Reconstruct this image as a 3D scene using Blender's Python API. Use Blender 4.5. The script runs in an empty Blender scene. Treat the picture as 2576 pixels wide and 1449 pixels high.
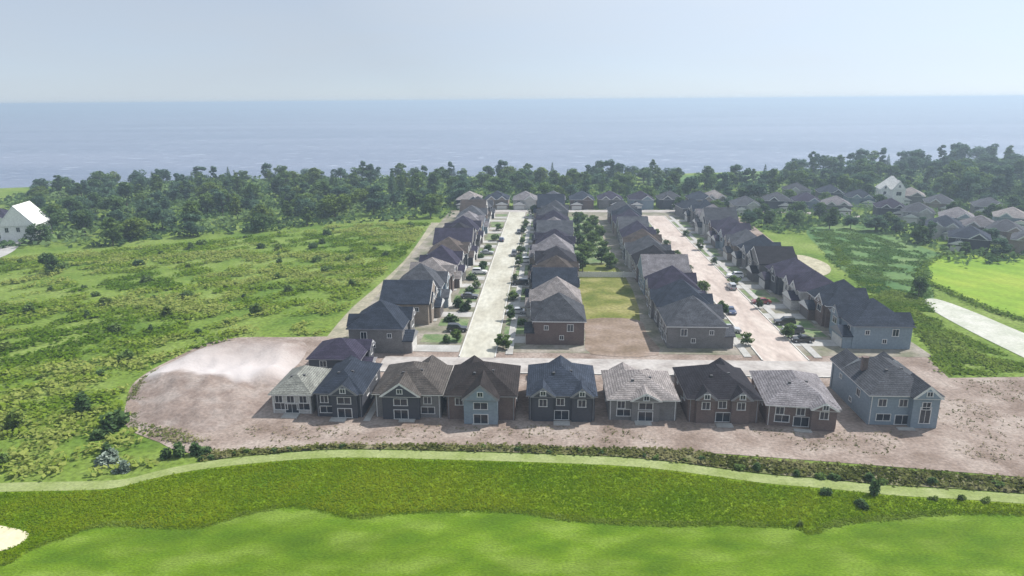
import bpy, math, random
import numpy as np
from mathutils import Matrix, Vector

# ------------------------------------------------------------------ camera, sky, sun, exposure
S = bpy.context.scene
COL = S.collection
CAM_H = 50.0
YAW, PITCH, ROLL = 3.09, 15.39, -0.445
cam_d = bpy.data.cameras.new("camera")
cam = bpy.data.objects.new("camera", cam_d); COL.objects.link(cam)
cam_d.lens = 24.0; cam_d.sensor_width = 36.0
cam_d.clip_start = 0.5; cam_d.clip_end = 90000.0
MR = Matrix.Rotation(math.radians(YAW), 4, 'Z') @ Matrix.Rotation(math.radians(90-PITCH), 4, 'X') @ Matrix.Rotation(math.radians(ROLL), 4, 'Z')
cam.matrix_world = Matrix.Translation((0, 0, CAM_H)) @ MR
S.camera = cam

SUN_AZ, SUN_EL = 58.0, 50.0      # degrees to the right of +Y, and above the horizon
W = bpy.data.worlds.new("World"); S.world = W; W.use_nodes = True
nt = W.node_tree; nt.nodes.clear()
sky = nt.nodes.new('ShaderNodeTexSky'); sky.sky_type = 'NISHITA'; sky.sun_disc = False
sky.sun_elevation = math.radians(SUN_EL); sky.sun_rotation = math.radians(SUN_AZ)
sky.altitude = 100; sky.air_density = 0.6; sky.dust_density = 0.25; sky.ozone_density = 3.0
bg = nt.nodes.new('ShaderNodeBackground'); bg.inputs[1].default_value = 0.10
wo = nt.nodes.new('ShaderNodeOutputWorld')
# thin high veil of cloud, brighter towards the sun
tcw = nt.nodes.new('ShaderNodeTexCoord')
dotn = nt.nodes.new('ShaderNodeVectorMath'); dotn.operation = 'DOT_PRODUCT'
_az, _el = math.radians(SUN_AZ), math.radians(SUN_EL)
dotn.inputs[1].default_value = (math.sin(_az)*math.cos(_el), math.cos(_az)*math.cos(_el), math.sin(_el))
nt.links.new(tcw.outputs['Generated'], dotn.inputs[0])
mrw = nt.nodes.new('ShaderNodeMapRange'); mrw.inputs[1].default_value = .25; mrw.inputs[2].default_value = .75; mrw.inputs[3].default_value = 4.0; mrw.inputs[4].default_value = 6.2
nt.links.new(dotn.outputs['Value'], mrw.inputs[0])
mpw = nt.nodes.new('ShaderNodeMapping'); mpw.inputs['Scale'].default_value = (1.6, 1.6, 9.0); nt.links.new(tcw.outputs['Generated'], mpw.inputs[0])
nzw = nt.nodes.new('ShaderNodeTexNoise'); nzw.inputs['Scale'].default_value = 1.4; nzw.inputs['Detail'].default_value = 5; nt.links.new(mpw.outputs[0], nzw.inputs[0])
mfw = nt.nodes.new('ShaderNodeMapRange'); mfw.inputs[1].default_value = .35; mfw.inputs[2].default_value = .65; mfw.inputs[3].default_value = .78; mfw.inputs[4].default_value = .90
nt.links.new(nzw.outputs[0], mfw.inputs[0])
vcl = nt.nodes.new('ShaderNodeVectorMath'); vcl.operation = 'SCALE'; vcl.inputs[0].default_value = (.87, .97, 1.09); nt.links.new(mrw.outputs[0], vcl.inputs['Scale'])
mxw = nt.nodes.new('ShaderNodeMixRGB'); nt.links.new(mfw.outputs[0], mxw.inputs[0]); nt.links.new(sky.outputs[0], mxw.inputs[1]); nt.links.new(vcl.outputs[0], mxw.inputs[2])
nt.links.new(mxw.outputs[0], bg.inputs[0]); nt.links.new(bg.outputs[0], wo.inputs[0])

sun_d = bpy.data.lights.new("sun", 'SUN'); sun_d.energy = 3.9; sun_d.angle = math.radians(0.53)
sun_d.color = (1.0, 0.95, 0.88)
sun = bpy.data.objects.new("sun", sun_d); COL.objects.link(sun)
az, el = math.radians(SUN_AZ), math.radians(SUN_EL)
tosun = Vector((math.sin(az)*math.cos(el), math.cos(az)*math.cos(el), math.sin(el)))
sun.rotation_euler = tosun.to_track_quat('Z', 'Y').to_euler()
sun.location = tosun*200

S.view_settings.view_transform = 'Standard'; S.view_settings.look = 'None'
S.view_settings.exposure = 0.70; S.view_settings.gamma = 1.0
S.cycles.use_denoising = True
S.cycles.max_bounces = 5; S.cycles.transparent_max_bounces = 8

HAZE_DENSITY = 0.00046
HAZE_COLOR = (0.60, 0.745, 0.91)

rng = np.random.default_rng(7)
random.seed(11)
PI = math.pi

# ------------------------------------------------------------------ helpers
def at(x, y, z=0.0):
    """point of the ground (height z) seen at pixel x, y of a 2576-wide picture"""
    d = MR.to_3x3() @ Vector(((x-1288)/1717.333, -(y-724.5)/1717.333, -1.0))
    t = (z-CAM_H)/d.z
    return (d.x*t, d.y*t)

def P(*pts, z=0.0): return [at(x, y, z) for x, y in pts]

def lin(c):
    return tuple(((v/255)/12.92 if v/255 <= .04045 else ((v/255+.055)/1.055)**2.4) for v in c)

def tag(o, label=None, cat=None, group=None, kind=None):
    if label: o['label'] = label
    if cat: o['category'] = cat
    if group: o['group'] = group
    if kind: o['kind'] = kind
    return o

def link(name, me, parent=None, loc=(0, 0, 0), rz=0.0):
    o = bpy.data.objects.new(name, me); COL.objects.link(o)
    o.location = loc; o.rotation_euler = (0, 0, rz)
    if parent: o.parent = parent
    return o

class MB:
    def __init__(s): s.v = []; s.f = []; s.m = []
    def face(s, pts, mi=0):
        n = len(s.v); s.v += [tuple(p) for p in pts]; s.f.append(tuple(range(n, n+len(pts)))); s.m.append(mi)
    def box(s, x0, x1, y0, y1, z0, z1, mi=0):
        n = len(s.v)
        s.v += [(x0,y0,z0),(x1,y0,z0),(x1,y1,z0),(x0,y1,z0),(x0,y0,z1),(x1,y0,z1),(x1,y1,z1),(x0,y1,z1)]
        for q in ((0,3,2,1),(4,5,6,7),(0,1,5,4),(1,2,6,5),(2,3,7,6),(3,0,4,7)):
            s.f.append(tuple(n+i for i in q)); s.m.append(mi)
    def prism(s, prof, a, b, axis='y', mi=0, cap=None):
        """prof: list of (u,z) counter-clockwise; extruded from a to b along axis"""
        n = len(s.v); k = len(prof); cap = mi if cap is None else cap
        for t in (a, b):
            for u, z in prof: s.v.append((u, t, z) if axis == 'y' else (t, u, z))
        for i in range(k):
            j = (i+1) % k
            s.f.append((n+i, n+j, n+k+j, n+k+i)); s.m.append(mi)
        s.f.append(tuple(n+k-1-i for i in range(k))); s.m.append(cap)
        s.f.append(tuple(n+k+i for i in range(k))); s.m.append(cap)
    def cyl(s, c, r, a, b, axis='z', n=10, mi=0, r2=None):
        r2 = r if r2 is None else r2
        k = len(s.v)
        for t, rr in ((a, r), (b, r2)):
            for i in range(n):
                ca, sa = rr*math.cos(2*PI*i/n), rr*math.sin(2*PI*i/n)
                s.v.append({'z': (c[0]+ca, c[1]+sa, t), 'x': (t, c[0]+ca, c[1]+sa), 'y': (c[0]+ca, t, c[1]+sa)}[axis])
        for i in range(n):
            j = (i+1) % n; s.f.append((k+i, k+j, k+n+j, k+n+i)); s.m.append(mi)
        s.f.append(tuple(k+n-1-i for i in range(n))); s.m.append(mi)
        s.f.append(tuple(k+n+i for i in range(n))); s.m.append(mi)
    def mesh(s, name, mats):
        me = bpy.data.meshes.new(name); me.from_pydata(s.v, [], s.f)
        for m in (mats if isinstance(mats, (list, tuple)) else [mats]): me.materials.append(m)
        me.polygons.foreach_set('material_index', s.m)
        import bmesh
        b = bmesh.new(); b.from_mesh(me); bmesh.ops.recalc_face_normals(b, faces=b.faces); b.to_mesh(me); b.free()
        return me
    def build(s, name, mats, parent=None, loc=(0, 0, 0), rz=0.0):
        return link(name, s.mesh(name, mats), parent, loc, rz)

# ---- materials
def mat(name, cols, scale=1.0, rough=0.85, coords='Position', detail=4.0, stretch=(1, 1, 1), fine=None, bump=0.0, spec=0.3, ramp=None, big=None):
    """noise-mixed colours (linear); 'fine' adds a second, finer noise as value jitter; big adds a broad one"""
    m = bpy.data.materials.new(name); m.use_nodes = True
    t = m.node_tree; N = t.nodes; L = t.links
    b = N['Principled BSDF']; b.inputs['Roughness'].default_value = rough
    b.inputs['Specular IOR Level'].default_value = spec
    if coords == 'Position':
        g = N.new('ShaderNodeNewGeometry'); src = g.outputs['Position']
    else:
        g = N.new('ShaderNodeTexCoord'); src = g.outputs['Object']
    mp = N.new('ShaderNodeMapping'); mp.inputs['Scale'].default_value = stretch; L.new(src, mp.inputs[0])
    n1 = N.new('ShaderNodeTexNoise'); n1.inputs['Scale'].default_value = scale; n1.inputs['Detail'].default_value = detail
    L.new(mp.outputs[0], n1.inputs['Vector'])
    r = N.new('ShaderNodeValToRGB'); L.new(n1.outputs[0], r.inputs[0])
    lo, hi = ramp or (.36, .64)
    e = r.color_ramp.elements; e[0].position = lo; e[1].position = hi
    e[0].color = (*cols[0], 1); e[1].color = (*cols[-1], 1)
    for i, c in enumerate(cols[1:-1]):
        x = e.new(lo+(hi-lo)*(i+1)/(len(cols)-1)); x.color = (*c, 1)
    out = r.outputs[0]
    for spec_ in (fine, big):
        if not spec_: continue
        fs, amt = spec_
        n2 = N.new('ShaderNodeTexNoise'); n2.inputs['Scale'].default_value = fs; n2.inputs['Detail'].default_value = 3
        L.new(mp.outputs[0], n2.inputs['Vector'])
        mr = N.new('ShaderNodeMapRange'); mr.inputs[1].default_value = .3; mr.inputs[2].default_value = .7
        mr.inputs[3].default_value = 1-amt; mr.inputs[4].default_value = 1+amt; L.new(n2.outputs[0], mr.inputs[0])
        mx = N.new('ShaderNodeVectorMath'); mx.operation = 'SCALE'; L.new(out, mx.inputs[0]); L.new(mr.outputs[0], mx.inputs['Scale'])
        out = mx.outputs[0]
        if spec_ is fine and bump:
            bp = N.new('ShaderNodeBump'); bp.inputs['Strength'].default_value = bump; bp.inputs['Distance'].default_value = .15
            L.new(n2.outputs[0], bp.inputs['Height']); L.new(bp.outputs[0], b.inputs['Normal'])
    L.new(out, b.inputs['Base Color'])
    return m

def mow(m, ang, width, amt):
    """alternating passes of the mower on a grass material"""
    t = m.node_tree; N = t.nodes; L = t.links; b = N['Principled BSDF']; c = b.inputs['Base Color'].links[0].from_socket
    g = N.new('ShaderNodeNewGeometry'); mp = N.new('ShaderNodeMapping'); mp.inputs['Rotation'].default_value = (0, 0, ang); L.new(g.outputs['Position'], mp.inputs[0])
    w = N.new('ShaderNodeTexWave'); w.inputs['Scale'].default_value = .314/width; w.inputs['Distortion'].default_value = 5.0; w.inputs['Detail'].default_value = 3; w.inputs['Detail Scale'].default_value = .25
    L.new(mp.outputs[0], w.inputs[0])
    r = N.new('ShaderNodeMapRange'); r.inputs[1].default_value = .25; r.inputs[2].default_value = .75; r.inputs[3].default_value = 1-amt; r.inputs[4].default_value = 1+amt; L.new(w.outputs['Fac'], r.inputs[0])
    x = N.new('ShaderNodeVectorMath'); x.operation = 'SCALE'; L.new(c, x.inputs[0]); L.new(r.outputs[0], x.inputs['Scale']); L.new(x.outputs[0], b.inputs['Base Color'])

def flat(name, col, rough=.5, metal=0.0, spec=.5):
    return mat(name, [tuple(c*.9 for c in col), tuple(min(1, c*1.08) for c in col)], scale=2.5, rough=rough, coords='Object', spec=spec)

def leafmat(name, stops, trans=.25):
    m = bpy.data.materials.new(name); m.use_nodes = True
    t = m.node_tree; N = t.nodes; L = t.links; N.clear()
    a = N.new('ShaderNodeAttribute'); a.attribute_name = 'tone'
    r = N.new('ShaderNodeValToRGB'); L.new(a.outputs['Fac'], r.inputs[0])
    e = r.color_ramp.elements; e[0].color = (*stops[0], 1); e[1].color = (*stops[-1], 1)
    for i, c in enumerate(stops[1:-1]):
        x = e.new((i+1)/(len(stops)-1)); x.color = (*c, 1)
    d = N.new('ShaderNodeBsdfDiffuse'); tr = N.new('ShaderNodeBsdfTranslucent'); mx = N.new('ShaderNodeMixShader'); o = N.new('ShaderNodeOutputMaterial')
    L.new(r.outputs[0], d.inputs[0]); L.new(r.outputs[0], tr.inputs[0]); mx.inputs[0].default_value = trans
    L.new(d.outputs[0], mx.inputs[1]); L.new(tr.outputs[0], mx.inputs[2]); L.new(mx.outputs[0], o.inputs[0])
    return m

def shingle(name, col, var=.22):
    m = mat(name, [tuple(c*(1-var) for c in col), col, tuple(c*(1+var) for c in col)], scale=.55, rough=.92, coords='Object', fine=(4.0, .42), spec=.1, stretch=(1, 1, 2.2), bump=.25)
    t = m.node_tree; N = t.nodes; L = t.links; b = N['Principled BSDF']
    prev = b.inputs['Base Color'].links[0].from_socket
    tc = N.new('ShaderNodeTexCoord'); w = N.new('ShaderNodeTexWave'); w.bands_direction = 'Z'; w.inputs['Scale'].default_value = 1.3
    w.inputs['Distortion'].default_value = 1.2
    L.new(tc.outputs['Object'], w.inputs[0])
    mr = N.new('ShaderNodeMapRange'); mr.inputs[3].default_value = .7; mr.inputs[4].default_value = 1.22; L.new(w.outputs['Fac'], mr.inputs[0])
    oi = N.new('ShaderNodeObjectInfo'); mo = N.new('ShaderNodeMapRange'); mo.inputs[3].default_value = .8; mo.inputs[4].default_value = 1.2
    L.new(oi.outputs['Random'], mo.inputs[0])
    mu = N.new('ShaderNodeMath'); mu.operation = 'MULTIPLY'; L.new(mr.outputs[0], mu.inputs[0]); L.new(mo.outputs[0], mu.inputs[1])
    mx = N.new('ShaderNodeVectorMath'); mx.operation = 'SCALE'; L.new(prev, mx.inputs[0]); L.new(mu.outputs[0], mx.inputs['Scale'])
    L.new(mx.outputs[0], b.inputs['Base Color'])
    return m

def brick(name, col, mortar, sc=1.0):
    m = bpy.data.materials.new(name); m.use_nodes = True
    t = m.node_tree; N = t.nodes; L = t.links; b = N['Principled BSDF']; b.inputs['Roughness'].default_value = .9
    tc = N.new('ShaderNodeTexCoord'); sx = N.new('ShaderNodeSeparateXYZ'); L.new(tc.outputs['Object'], sx.inputs[0])
    ad = N.new('ShaderNodeMath'); L.new(sx.outputs[0], ad.inputs[0]); L.new(sx.outputs[1], ad.inputs[1])
    cb = N.new('ShaderNodeCombineXYZ'); L.new(ad.outputs[0], cb.inputs[0]); L.new(sx.outputs[2], cb.inputs[1])
    br = N.new('ShaderNodeTexBrick'); L.new(cb.outputs[0], br.inputs[0]); br.inputs['Scale'].default_value = 2.2*sc
    br.inputs['Color1'].default_value = (*[c*.8 for c in col], 1); br.inputs['Color2'].default_value = (*[c*1.15 for c in col], 1)
    br.inputs['Mortar'].default_value = (*mortar, 1); br.inputs['Mortar Size'].default_value = .012
    n = N.new('ShaderNodeTexNoise'); n.inputs['Scale'].default_value = .7; L.new(tc.outputs['Object'], n.inputs[0])
    mr = N.new('ShaderNodeMapRange'); mr.inputs[3].default_value = .75; mr.inputs[4].default_value = 1.25; L.new(n.outputs[0], mr.inputs[0])
    mx = N.new('ShaderNodeVectorMath'); mx.operation = 'SCALE'; L.new(br.outputs[0], mx.inputs[0]); L.new(mr.outputs[0], mx.inputs['Scale'])
    L.new(mx.outputs[0], b.inputs['Base Color'])
    return m

M_ROOF = {
 'slate blue': shingle('slate_blue_shingle', (0.027, 0.034, 0.049)),
 'charcoal': shingle('charcoal_shingle', (0.025, 0.024, 0.030)),
 'dark brown': shingle('dark_brown_shingle', (0.028, 0.024, 0.024)),
 'grey brown': shingle('grey_brown_shingle', (0.070, 0.063, 0.059)),
 'pale grey': shingle('pale_grey_shingle', (.195, .178, .175)),
 'grey green': shingle('grey_green_shingle', (.150, .155, .142)),
 'lilac grey': shingle('lilac_grey_shingle', (.15, .142, .152)),
 'purple slate': shingle('purple_slate_shingle', (.034, .031, .050)),
 'mid grey': shingle('mid_grey_shingle', (0.063, 0.067, 0.078)),
 'warm brown': shingle('warm_brown_shingle', (.075, .062, .056)),
 'white': shingle('white_roof', (.62, .62, .60), .08),
}
M_WALL = {
 'grey brick': brick('grey_brick', (.15, .145, .145), (.26, .25, .25)),
 'tan brick': brick('tan_brick', (.24, .195, .16), (.34, .31, .28)),
 'brown brick': brick('brown_brick', (.13, .09, .08), (.22, .20, .19)),
 'pale stone': brick('pale_stone', (.42, .41, .40), (.5, .49, .47), .6),
 'dark siding': flat('dark_siding', (.05, .054, .068), .7),
 'blue grey siding': flat('blue_grey_siding', (.20, .25, .30), .7),
 'white siding': flat('white_siding', (.74, .74, .72), .7),
}
M_TRIM = flat('trim_white', (.62, .62, .62), .5)
M_TRIMD = flat('trim_grey', (.22, .22, .24), .5)
M_GLASS = mat('window_glass', [(.015, .02, .03), (.03, .04, .055)], scale=.4, rough=.12, coords='Object', spec=.6)
M_GARAGE = flat('garage_door_paint', (.55, .54, .52), .5)
M_GARAGED = flat('garage_door_dark', (.10, .09, .09), .5)
M_DOOR = flat('door_paint', (.06, .05, .05), .45)
M_VENT = flat('vent_metal', (.06, .06, .065), .5)
M_CONC = mat('concrete', [(.306, .302, .289), (.399, .395, .383)], scale=.35, rough=.9, fine=(3.0, .12))
M_BARK = mat('bark', [(.05, .04, .03), (.10, .08, .06)], scale=4, coords='Object')

# ------------------------------------------------------------------ ground sheets
def sheet(name, poly, m, z, kind='structure'):
    me = bpy.data.meshes.new(name)
    me.from_pydata([(x, y, z) for x, y in poly], [], [tuple(range(len(poly)))])
    me.materials.append(m)
    import bmesh
    b = bmesh.new(); b.from_mesh(me)
    bmesh.ops.triangulate(b, faces=b.faces)
    for f in b.faces:
        if f.normal.z < 0: f.normal_flip()
    b.to_mesh(me); b.free()
    o = link(name, me); tag(o, kind=kind); return o

def smooth(pts, n=6, closed=False):
    """Catmull-Rom through points"""
    out = []; k = len(pts)
    rng_ = range(k if closed else k-1)
    for i in rng_:
        g = (lambda j: pts[j % k]) if closed else (lambda j: pts[min(max(j, 0), k-1)])
        p0, p1, p2, p3 = g(i-1), g(i), g(i+1), g(i+2)
        for s in range(n):
            t = s/n
            out.append(tuple(.5*((2*p1[a])+(-p0[a]+p2[a])*t+(2*p0[a]-5*p1[a]+4*p2[a]-p3[a])*t*t+(-p0[a]+3*p1[a]-3*p2[a]+p3[a])*t**3) for a in (0, 1)))
    if not closed: out.append(pts[-1])
    return out

M_MEADOW = mat('meadow_grass', [(.085, .145, .022), (.125, .185, .032), (.165, .22, .055)], scale=.06, rough=.95, detail=8, fine=(1.2, .35), spec=.1)
M_FAIRWAY = mat('mown_grass', [(.068, .132, .007), (.095, .164, .010), (.135, .205, .028)], scale=.16, rough=.95, detail=9, fine=(3.5, .26), spec=.1, big=(.045, .16), stretch=(.8, 1.5, 1), bump=.6)
M_ROUGH = mat('rough_grass', [(.08, .155, .006), (.125, .20, .008), (.155, .22, .012)], scale=.12, rough=.95, detail=8, fine=(2.5, .25), spec=.1)
M_EDGE = mat('pale_dry_grass', [(.185, .229, .074), (.252, .289, .126)], scale=.3, rough=.95, fine=(2.5, .2), spec=.1)
M_SCRUB = mat('scrub_ground', [(.09, .11, .03), (.15, .155, .07), (.20, .18, .12)], scale=.3, rough=.95, detail=8, fine=(2.0, .3), spec=.1)
M_DIRT = mat('bare_earth', [(.175, .135, .112), (.245, .198, .172), (.305, .258, .228)], scale=.16, rough=.95, detail=10, fine=(1.9, .24), spec=.1, bump=.6)
M_YARD = mat('yard_ground', [(.133, .140, .091), (.203, .189, .150), (.273, .248, .217)], scale=.16, rough=.95, detail=8, fine=(1.3, .2), spec=.15)
M_BROWN = mat('brown_lot', [(.158, .119, .086), (.216, .166, .130), (.259, .209, .180)], scale=.16, rough=.95, detail=8, fine=(1.5, .2), spec=.15)
M_OLIVE = mat('olive_weeds', [(.092, .120, .023), (.156, .166, .046), (.239, .225, .092)], scale=.12, rough=.95, detail=8, fine=(1.3, .25), spec=.1)
M_LAWN = mat('yard_lawn', [(.09, .15, .06), (.14, .19, .09), (.21, .23, .14)], scale=.3, rough=.95, detail=6, fine=(2, .2), spec=.1)
M_FIELD = mat('field_grass', [(.065, .135, .045), (.095, .165, .055), (.14, .20, .075)], scale=.045, rough=.95, detail=8, fine=(.8, .2), spec=.1)
M_YELLOW = mat('yellow_green_field', [(.14, .24, .025), (.18, .275, .03), (.23, .30, .04)], scale=.05, rough=.95, detail=6, fine=(.9, .15), spec=.1)
mow(M_FAIRWAY, .95, 4.5, .05); mow(M_YELLOW, -.5, 7, .05)
M_ROAD = mat('dusty_concrete_road', [(.343, .328, .273), (.406, .394, .335), (.452, .445, .390)], scale=.22, rough=.9, detail=8, fine=(1.1, .14), spec=.2, stretch=(1, .35, 1))
M_ROAD2 = mat('pinkish_dusty_road', [(.350, .293, .262), (.426, .365, .331), (.464, .410, .372)], scale=.22, rough=.9, detail=8, fine=(1.1, .14), spec=.2, stretch=(1, .35, 1))
M_ROAD3 = mat('grey_dusty_road', [(.289, .266, .252), (.355, .333, .318), (.400, .377, .363)], scale=.22, rough=.9, detail=8, fine=(1.1, .14), spec=.2)
M_PATH = mat('pale_path', [(.359, .374, .312), (.452, .452, .406)], scale=.2, rough=.9, fine=(1.5, .15))
M_SAND = mat('bunker_sand', [(.50, .46, .31), (.58, .54, .38)], scale=.6, rough=.95, fine=(3, .08))
M_GRAVEL = mat('pale_gravel', [(.40, .365, .355), (.52, .475, .465), (.60, .56, .55)], scale=.25, rough=.95, detail=9, fine=(2, .15), spec=.15, bump=.4)
M_KERB = flat('kerb_concrete', (.50, .495, .47), .85)
M_BANK = mat('shore_stones', [(.12, .11, .09), (.25, .23, .20)], scale=.4, fine=(2, .3))

shore = smooth([(-1500, 520), (-620, 400), (-395, 396), (-330, 408), (-250, 444), (-120, 462), (0, 470), (120, 490), (240, 530), (360, 585), (520, 640), (800, 700), (1600, 800)], 5)
gp = [(-1500, -220), (1600, -220)] + list(reversed(shore))
ground = sheet('ground', gp, M_MEADOW, -.06)
bk = MB()
for (a, b) in zip(shore[:-1], shore[1:]):
    bk.face([(a[0], a[1], -.06), (b[0], b[1], -.06), (b[0], b[1]+9, -7), (a[0], a[1]+9, -7)])
tag(bk.build('shore_bank', M_BANK), kind='structure')

# lake
def lakemat():
    m = bpy.data.materials.new('lake_water'); m.use_nodes = True
    t = m.node_tree; N = t.nodes; L = t.links; b = N['Principled BSDF']
    b.inputs['Base Color'].default_value = (.035, .085, .16, 1); b.inputs['Roughness'].default_value = .22; b.inputs['IOR'].default_value = 1.33
    g = N.new('ShaderNodeNewGeometry')
    mp = N.new('ShaderNodeMapping'); mp.inputs['Scale'].default_value = (.09, .16, 1); L.new(g.outputs['Position'], mp.inputs[0])
    n = N.new('ShaderNodeTexNoise'); n.inputs['Scale'].default_value = 1.0; n.inputs['Detail'].default_value = 7; L.new(mp.outputs[0], n.inputs[0])
    n.inputs['Roughness'].default_value = .62
    bp = N.new('ShaderNodeBump'); bp.inputs['Strength'].default_value = .8; bp.inputs['Distance'].default_value = 2.2
    L.new(n.outputs[0], bp.inputs['Height']); L.new(bp.outputs[0], b.inputs['Normal'])
    mp2 = N.new('ShaderNodeMapping'); mp2.inputs['Scale'].default_value = (.0012, .006, 1); L.new(g.outputs['Position'], mp2.inputs[0])
    n2 = N.new('ShaderNodeTexNoise'); n2.inputs['Scale'].default_value = 1.0; n2.inputs['Detail'].default_value = 4; L.new(mp2.outputs[0], n2.inputs[0])
    r = N.new('ShaderNodeValToRGB'); L.new(n2.outputs[0], r.inputs[0]); e = r.color_ramp.elements
    e[0].position = .38; e[1].position = .62; e[0].color = (.12, .15, .225, 1); e[1].color = (.185, .21, .29, 1)
    mp3 = N.new('ShaderNodeMapping'); mp3.inputs['Scale'].default_value = (.05, .10, 1); L.new(g.outputs['Position'], mp3.inputs[0])
    n3 = N.new('ShaderNodeTexNoise'); n3.inputs['Scale'].default_value = 1.0; n3.inputs['Detail'].default_value = 6; L.new(mp3.outputs[0], n3.inputs[0])
    r3 = N.new('ShaderNodeMapRange'); r3.inputs[1].default_value = .56; r3.inputs[2].default_value = .72; r3.inputs[4].default_value = .55; L.new(n3.outputs[0], r3.inputs[0])
    mx = N.new('ShaderNodeMixRGB'); L.new(r3.outputs[0], mx.inputs[0]); L.new(r.outputs[0], mx.inputs[1]); mx.inputs[2].default_value = (.42, .47, .56, 1)
    L.new(mx.outputs[0], b.inputs['Base Color'])
    return m
lk = MB(); lk.face([(-36000, 250, -6), (36000, 250, -6), (36000, 15000, -6), (-36000, 15000, -6)])
tag(lk.build('lake', lakemat()), kind='structure')

# foreground golf ground: rough band, pale edge, mown fairway (gently rolling), bunker
edge_c = smooth(P((-700, 1245), (-300, 1228), (0, 1215), (240, 1210), (325, 1203), (400, 1184), (500, 1164), (650, 1146), (858, 1132), (1152, 1137), (1516, 1149), (1686, 1163), (1905, 1192), (2067, 1206), (2228, 1222), (2390, 1231), (2576, 1244), (2900, 1262), (3300, 1290)), 5)
near = [(140, 20), (-140, 20)]
sheet('rough_grass', edge_c + near, M_ROUGH, -.02)
e_in = [(x, y-2.3) for x, y in edge_c]
sheet('dry_grass_strip', edge_c + list(reversed(e_in)), M_EDGE, .015)
fw = smooth(P((-700, 1420), (-250, 1425), (0, 1420), (80, 1380), (165, 1350), (250, 1322), (350, 1322), (500, 1326), (600, 1297), (700, 1276), (780, 1277), (858, 1296), (900, 1301), (1000, 1290), (1150, 1284), (1288, 1286), (1400, 1302), (1500, 1312), (1650, 1319), (1850, 1320), (1990, 1325), (2040, 1340), (2109, 1318), (2261, 1302), (2390, 1291), (2576, 1294), (2900, 1300), (3300, 1310)), 5)
sheet('fairway', fw + near, M_FAIRWAY, .02)
bunk = smooth(P((-120, 1318), (-40, 1318), (30, 1328), (72, 1342), (60, 1362), (20, 1382), (-40, 1392), (-130, 1392)), 4, True)
sheet('bunker_sand', bunk, M_SAND, .04)

# strip of scrub between the dirt and the pale edge
scr_top = smooth(P((500, 1142), (560, 1134), (700, 1128), (860, 1119), (1300, 1121), (1516, 1128), (1700, 1132), (1900, 1155), (2067, 1168), (2250, 1180), (2576, 1204), (2900, 1200), (3300, 1230)), 4)
scr_bot = [p for p in edge_c if p[0] > at(480, 1166)[0]]
sheet('scrub_strip', scr_top + [(scr_bot[-1][0], scr_bot[-1][1]+.3)] + [(x, y+.3) for x, y in reversed(scr_bot)], M_SCRUB, .03)

# bare earth of the building site
dirt = smooth(P((330, 1085), (318, 1020), (340, 960), (430, 905), (560, 853), (740, 848), (830, 846)), 4) + [(-45, 150), (-44, 200), (-46, 290), (-46, 318), (82, 318), (84, 290), (81, 240), (79, 190), (78.5, 150), (74, 121)] + P((2576, 948), (3000, 960), (3000, 1250)) + list(reversed(smooth(P((330, 1085), (400, 1112), (500, 1142), (860, 1125), (1300, 1125), (1700, 1135), (2067, 1160), (2576, 1200), (2900, 1225)), 3)))[:-1]
sheet('bare_earth', dirt, M_DIRT, .0)
sheet('yard_ground', [(-44, 131.5), (77, 131.5), (77, 316), (-46, 316), (-45.5, 170)], M_YARD, .035)
sheet('vacant_lot', smooth([(9, 131), (22.5, 131), (22, 144), (21, 154), (9.5, 154), (8.5, 143)], 3, True), M_BROWN, .06)
sheet('weedy_ground', smooth([(9.5, 152), (21.5, 152), (21.5, 205), (9, 205)], 4, True), M_OLIVE, .055)
sheet('back_lawn', [(9, 200), (21, 200), (20.5, 300), (9, 300)], M_LAWN, .05)

# roads
def strip(x0, x1, y0, y1): return [(x0, y0), (x1, y0), (x1, y1), (x0, y1)]
LX, RX = -14.1, 47.0
CY0, CY1 = 120.5, 128.3
sheet('left_street', strip(LX-3.5, LX+3.5, CY1, 313), M_ROAD, .08)
sheet('right_street', strip(RX-4.4, RX+4.4, CY1, 303), M_ROAD2, .08)
sheet('cross_street', strip(-32.8, 62, CY0, CY1), M_ROAD3, .084)
sheet('far_street', strip(-40, 78, 313.2, 320), M_ROAD3, .08)
sheet('village_road', smooth([(78, 316), (105, 312), (140, 296), (190, 268), (240, 236)], 4) + list(reversed(smooth([(78, 322), (107, 318.5), (143, 302), (193, 274), (243, 242)], 4))), M_ROAD3, .06)
def kerbs(segs):
    for (x0, x1, y0, y1) in segs:
        b = MB(); b.box(x0, x1, y0, y1, .0, .20); tag(b.build('kerb', M_KERB), kind='structure')
kerbs([(LX-3.75, LX-3.5, CY1+.3, 312.9), (LX+3.5, LX+3.75, CY1+.3, 312.9), (RX-4.65, RX-4.4, CY1+.3, 302.9), (RX+4.4, RX+4.65, CY1+.3, 302.9), (-32.8, 62, CY0-.26, CY0-.01)])
for (x0, x1, y0, y1) in [(LX+5.6, LX+7.1, CY1+2, 312), (RX+6.2, RX+7.7, CY1+2, 302), (RX-7.6, RX-6.1, CY1+2, 302)]:
    b = MB(); b.box(x0, x1, y0, y1, 0, .14); tag(b.build('pavement', M_CONC), kind='structure')

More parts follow.
